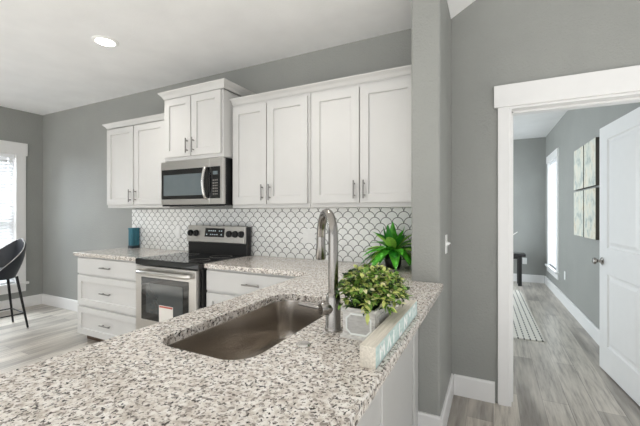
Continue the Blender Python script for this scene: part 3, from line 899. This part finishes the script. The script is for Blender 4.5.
for i in range(NA):
    for j in range(NZ):
        fs.append((idx[0, i, j], idx[0, i, j + 1], idx[0, i + 1, j + 1], idx[0, i + 1, j]))
        fs.append((idx[1, i, j], idx[1, i + 1, j], idx[1, i + 1, j + 1], idx[1, i, j + 1]))
    fs.append((idx[0, i, NZ], idx[1, i, NZ], idx[1, i + 1, NZ], idx[0, i + 1, NZ]))
    fs.append((idx[0, i, 0], idx[0, i + 1, 0], idx[1, i + 1, 0], idx[1, i, 0]))
for i in (0, NA):
    for j in range(NZ):
        q = (idx[0, i, j], idx[1, i, j], idx[1, i, j + 1], idx[0, i, j + 1]); fs.append(q if i == 0 else q[::-1])
MB().add(vs, fs).build('backrest', M['stool'], t, local=True, smooth=True)
rim = [Vector(gi[i][NZ]).lerp(Vector(go[i][NZ]), .5) + Vector((0, 0, .002)) for i in range(NA + 1)]
MB().tube(rim, .0045, 6).build('piping', M['piping'], t, local=True, smooth=True)
for sx, sy in ((1, 1), (1, -1), (-1, 1), (-1, -1)):
    l_ = MB().tube([(sx * .13, sy * .13, SH - .055), (sx * .207, sy * .207, .012)], [.014, .010], 12).build('leg', M['blackmetal'], t, local=True, smooth=True)
    MB().tube([(sx * .2055, sy * .2055, .018), (sx * .2075, sy * .2075, 0.001)], [.0115, .0115], 12).build('leg_tip', M['chrome'], l_, local=True)
fr = [(sx * .186, sy * .186, .185) for sx, sy in ((1, 1), (1, -1), (-1, -1), (-1, 1), (1, 1))]
mb = MB()
for p, q in zip(fr, fr[1:]): mb.tube([p, q], .007, 8)
mb.build('footrest', M['blackmetal'], t, local=True)

# ------------------------------------------------------------------ recessed ceiling lamp
def downlight(x, y, label, power):
    t = thing('recessed_light', label, 'ceiling light', (x, y, H - .012), 0)
    MB().lathe([(.098, H - .001), (.098, H - .006), (.088, H - .012), (.072, H - .012), (.072, H - .004), (.072, H - .001)], (x, y, 0), 32).build('trim_ring', M['white_plastic'], t, smooth=True)
    MB().lathe([(.071, H - .002), (.071, H - .007), (.001, H - .008)], (x, y, 0), 32).build('diffuser', M['lamp'], t)
    l = bpy.data.lights.new('recessed_lamp', 'SPOT'); l.energy = power; l.spot_size = math.radians(125); l.spot_blend = .7; l.shadow_soft_size = .07; l.color = (1, .96, .9)
    lo = bpy.data.objects.new('recessed_lamp', l); lo.location = (0, 0, -.01); lo.parent = t
    COL.objects.link(lo)
downlight(-2.87, 1.765, 'round recessed light in the kitchen ceiling above the range side', 26)
downlight(-1.17, 1.70, 'round recessed ceiling light over the peninsula, just out of the picture', 26)
downlight(-2.87, -.1, 'added unseen recessed ceiling light behind the range-side light', 26)  # fixture added beyond the view to light the room
downlight(-4.60, .3, 'added unseen recessed ceiling light over the dining end', 26)  # another unseen fixture, added for more light in the room

# ------------------------------------------------------------------ the hall
G = 'abstract canvases on the hall wall'
for k, (a, z, lb) in enumerate(((5.035, 1.600, 'upper abstract canvas nearer the hall window'), (4.560, 1.600, 'upper abstract canvas nearer the open white door'),
                               (5.035, 1.05, 'lower abstract canvas nearer the hall window'), (4.560, 1.05, 'lower abstract canvas nearer the open white door'))):
    hh = .48 if z > 1.3 else .525
    t = hall_root('wall_art', lb, 'picture', a, .002, z, G)
    MB().box(-.22, .22, 0, .036, 0, hh).build('canvas', M['edge'], t, local=True)
    MB().box(-.219, .219, .036, .038, .001, hh - .001).build('painting', M['arts'][k], t, local=True)

o = MB().box(-.55, .445, 4.17, 6.75, 0.0005, .010).build('runner_rug', M['rug'], bevel=.003, rot=(0, 0, math.radians(1.5)))
tag(o, 'cream runner rug with rows of dark dashes on the hall floor', 'rug')
t = thing('hall_bench', 'black wooden bench against the far hall wall', 'bench', (-.1, 7.4, 0))
MB().box(-.75, .52, 7.17, 7.52, .535, .578).build('top', M['bench'], t, bevel=.004)
MB().box(-.68, .45, 7.22, 7.47, .485, .535).build('apron', M['bench'], t)
for x in (-.70, .40):
    for y in (7.185, 7.445):
        MB().box(x, x + .06, y, y + .06, 0, .535).build('leg', M['bench'], t, bevel=.003)
t = thing('twig_vase', 'white vase with a white branch on the black hall bench', 'vase', (.18, 7.36, .578))
MB().lathe([(.05, .578), (.07, .62), (.065, .70), (.03, .77), (.035, .79), (.028, .79), (.024, .77), (.001, .76)], (.18, 7.36, 0), 24).build('body', M['twig'], t, smooth=True)
MB().tube([(.18, 7.36, .76), (.23, 7.36, .84), (.40, 7.36, .97)], [.012, .012, .008], 8).build('branch', M['twig'], t, smooth=True)
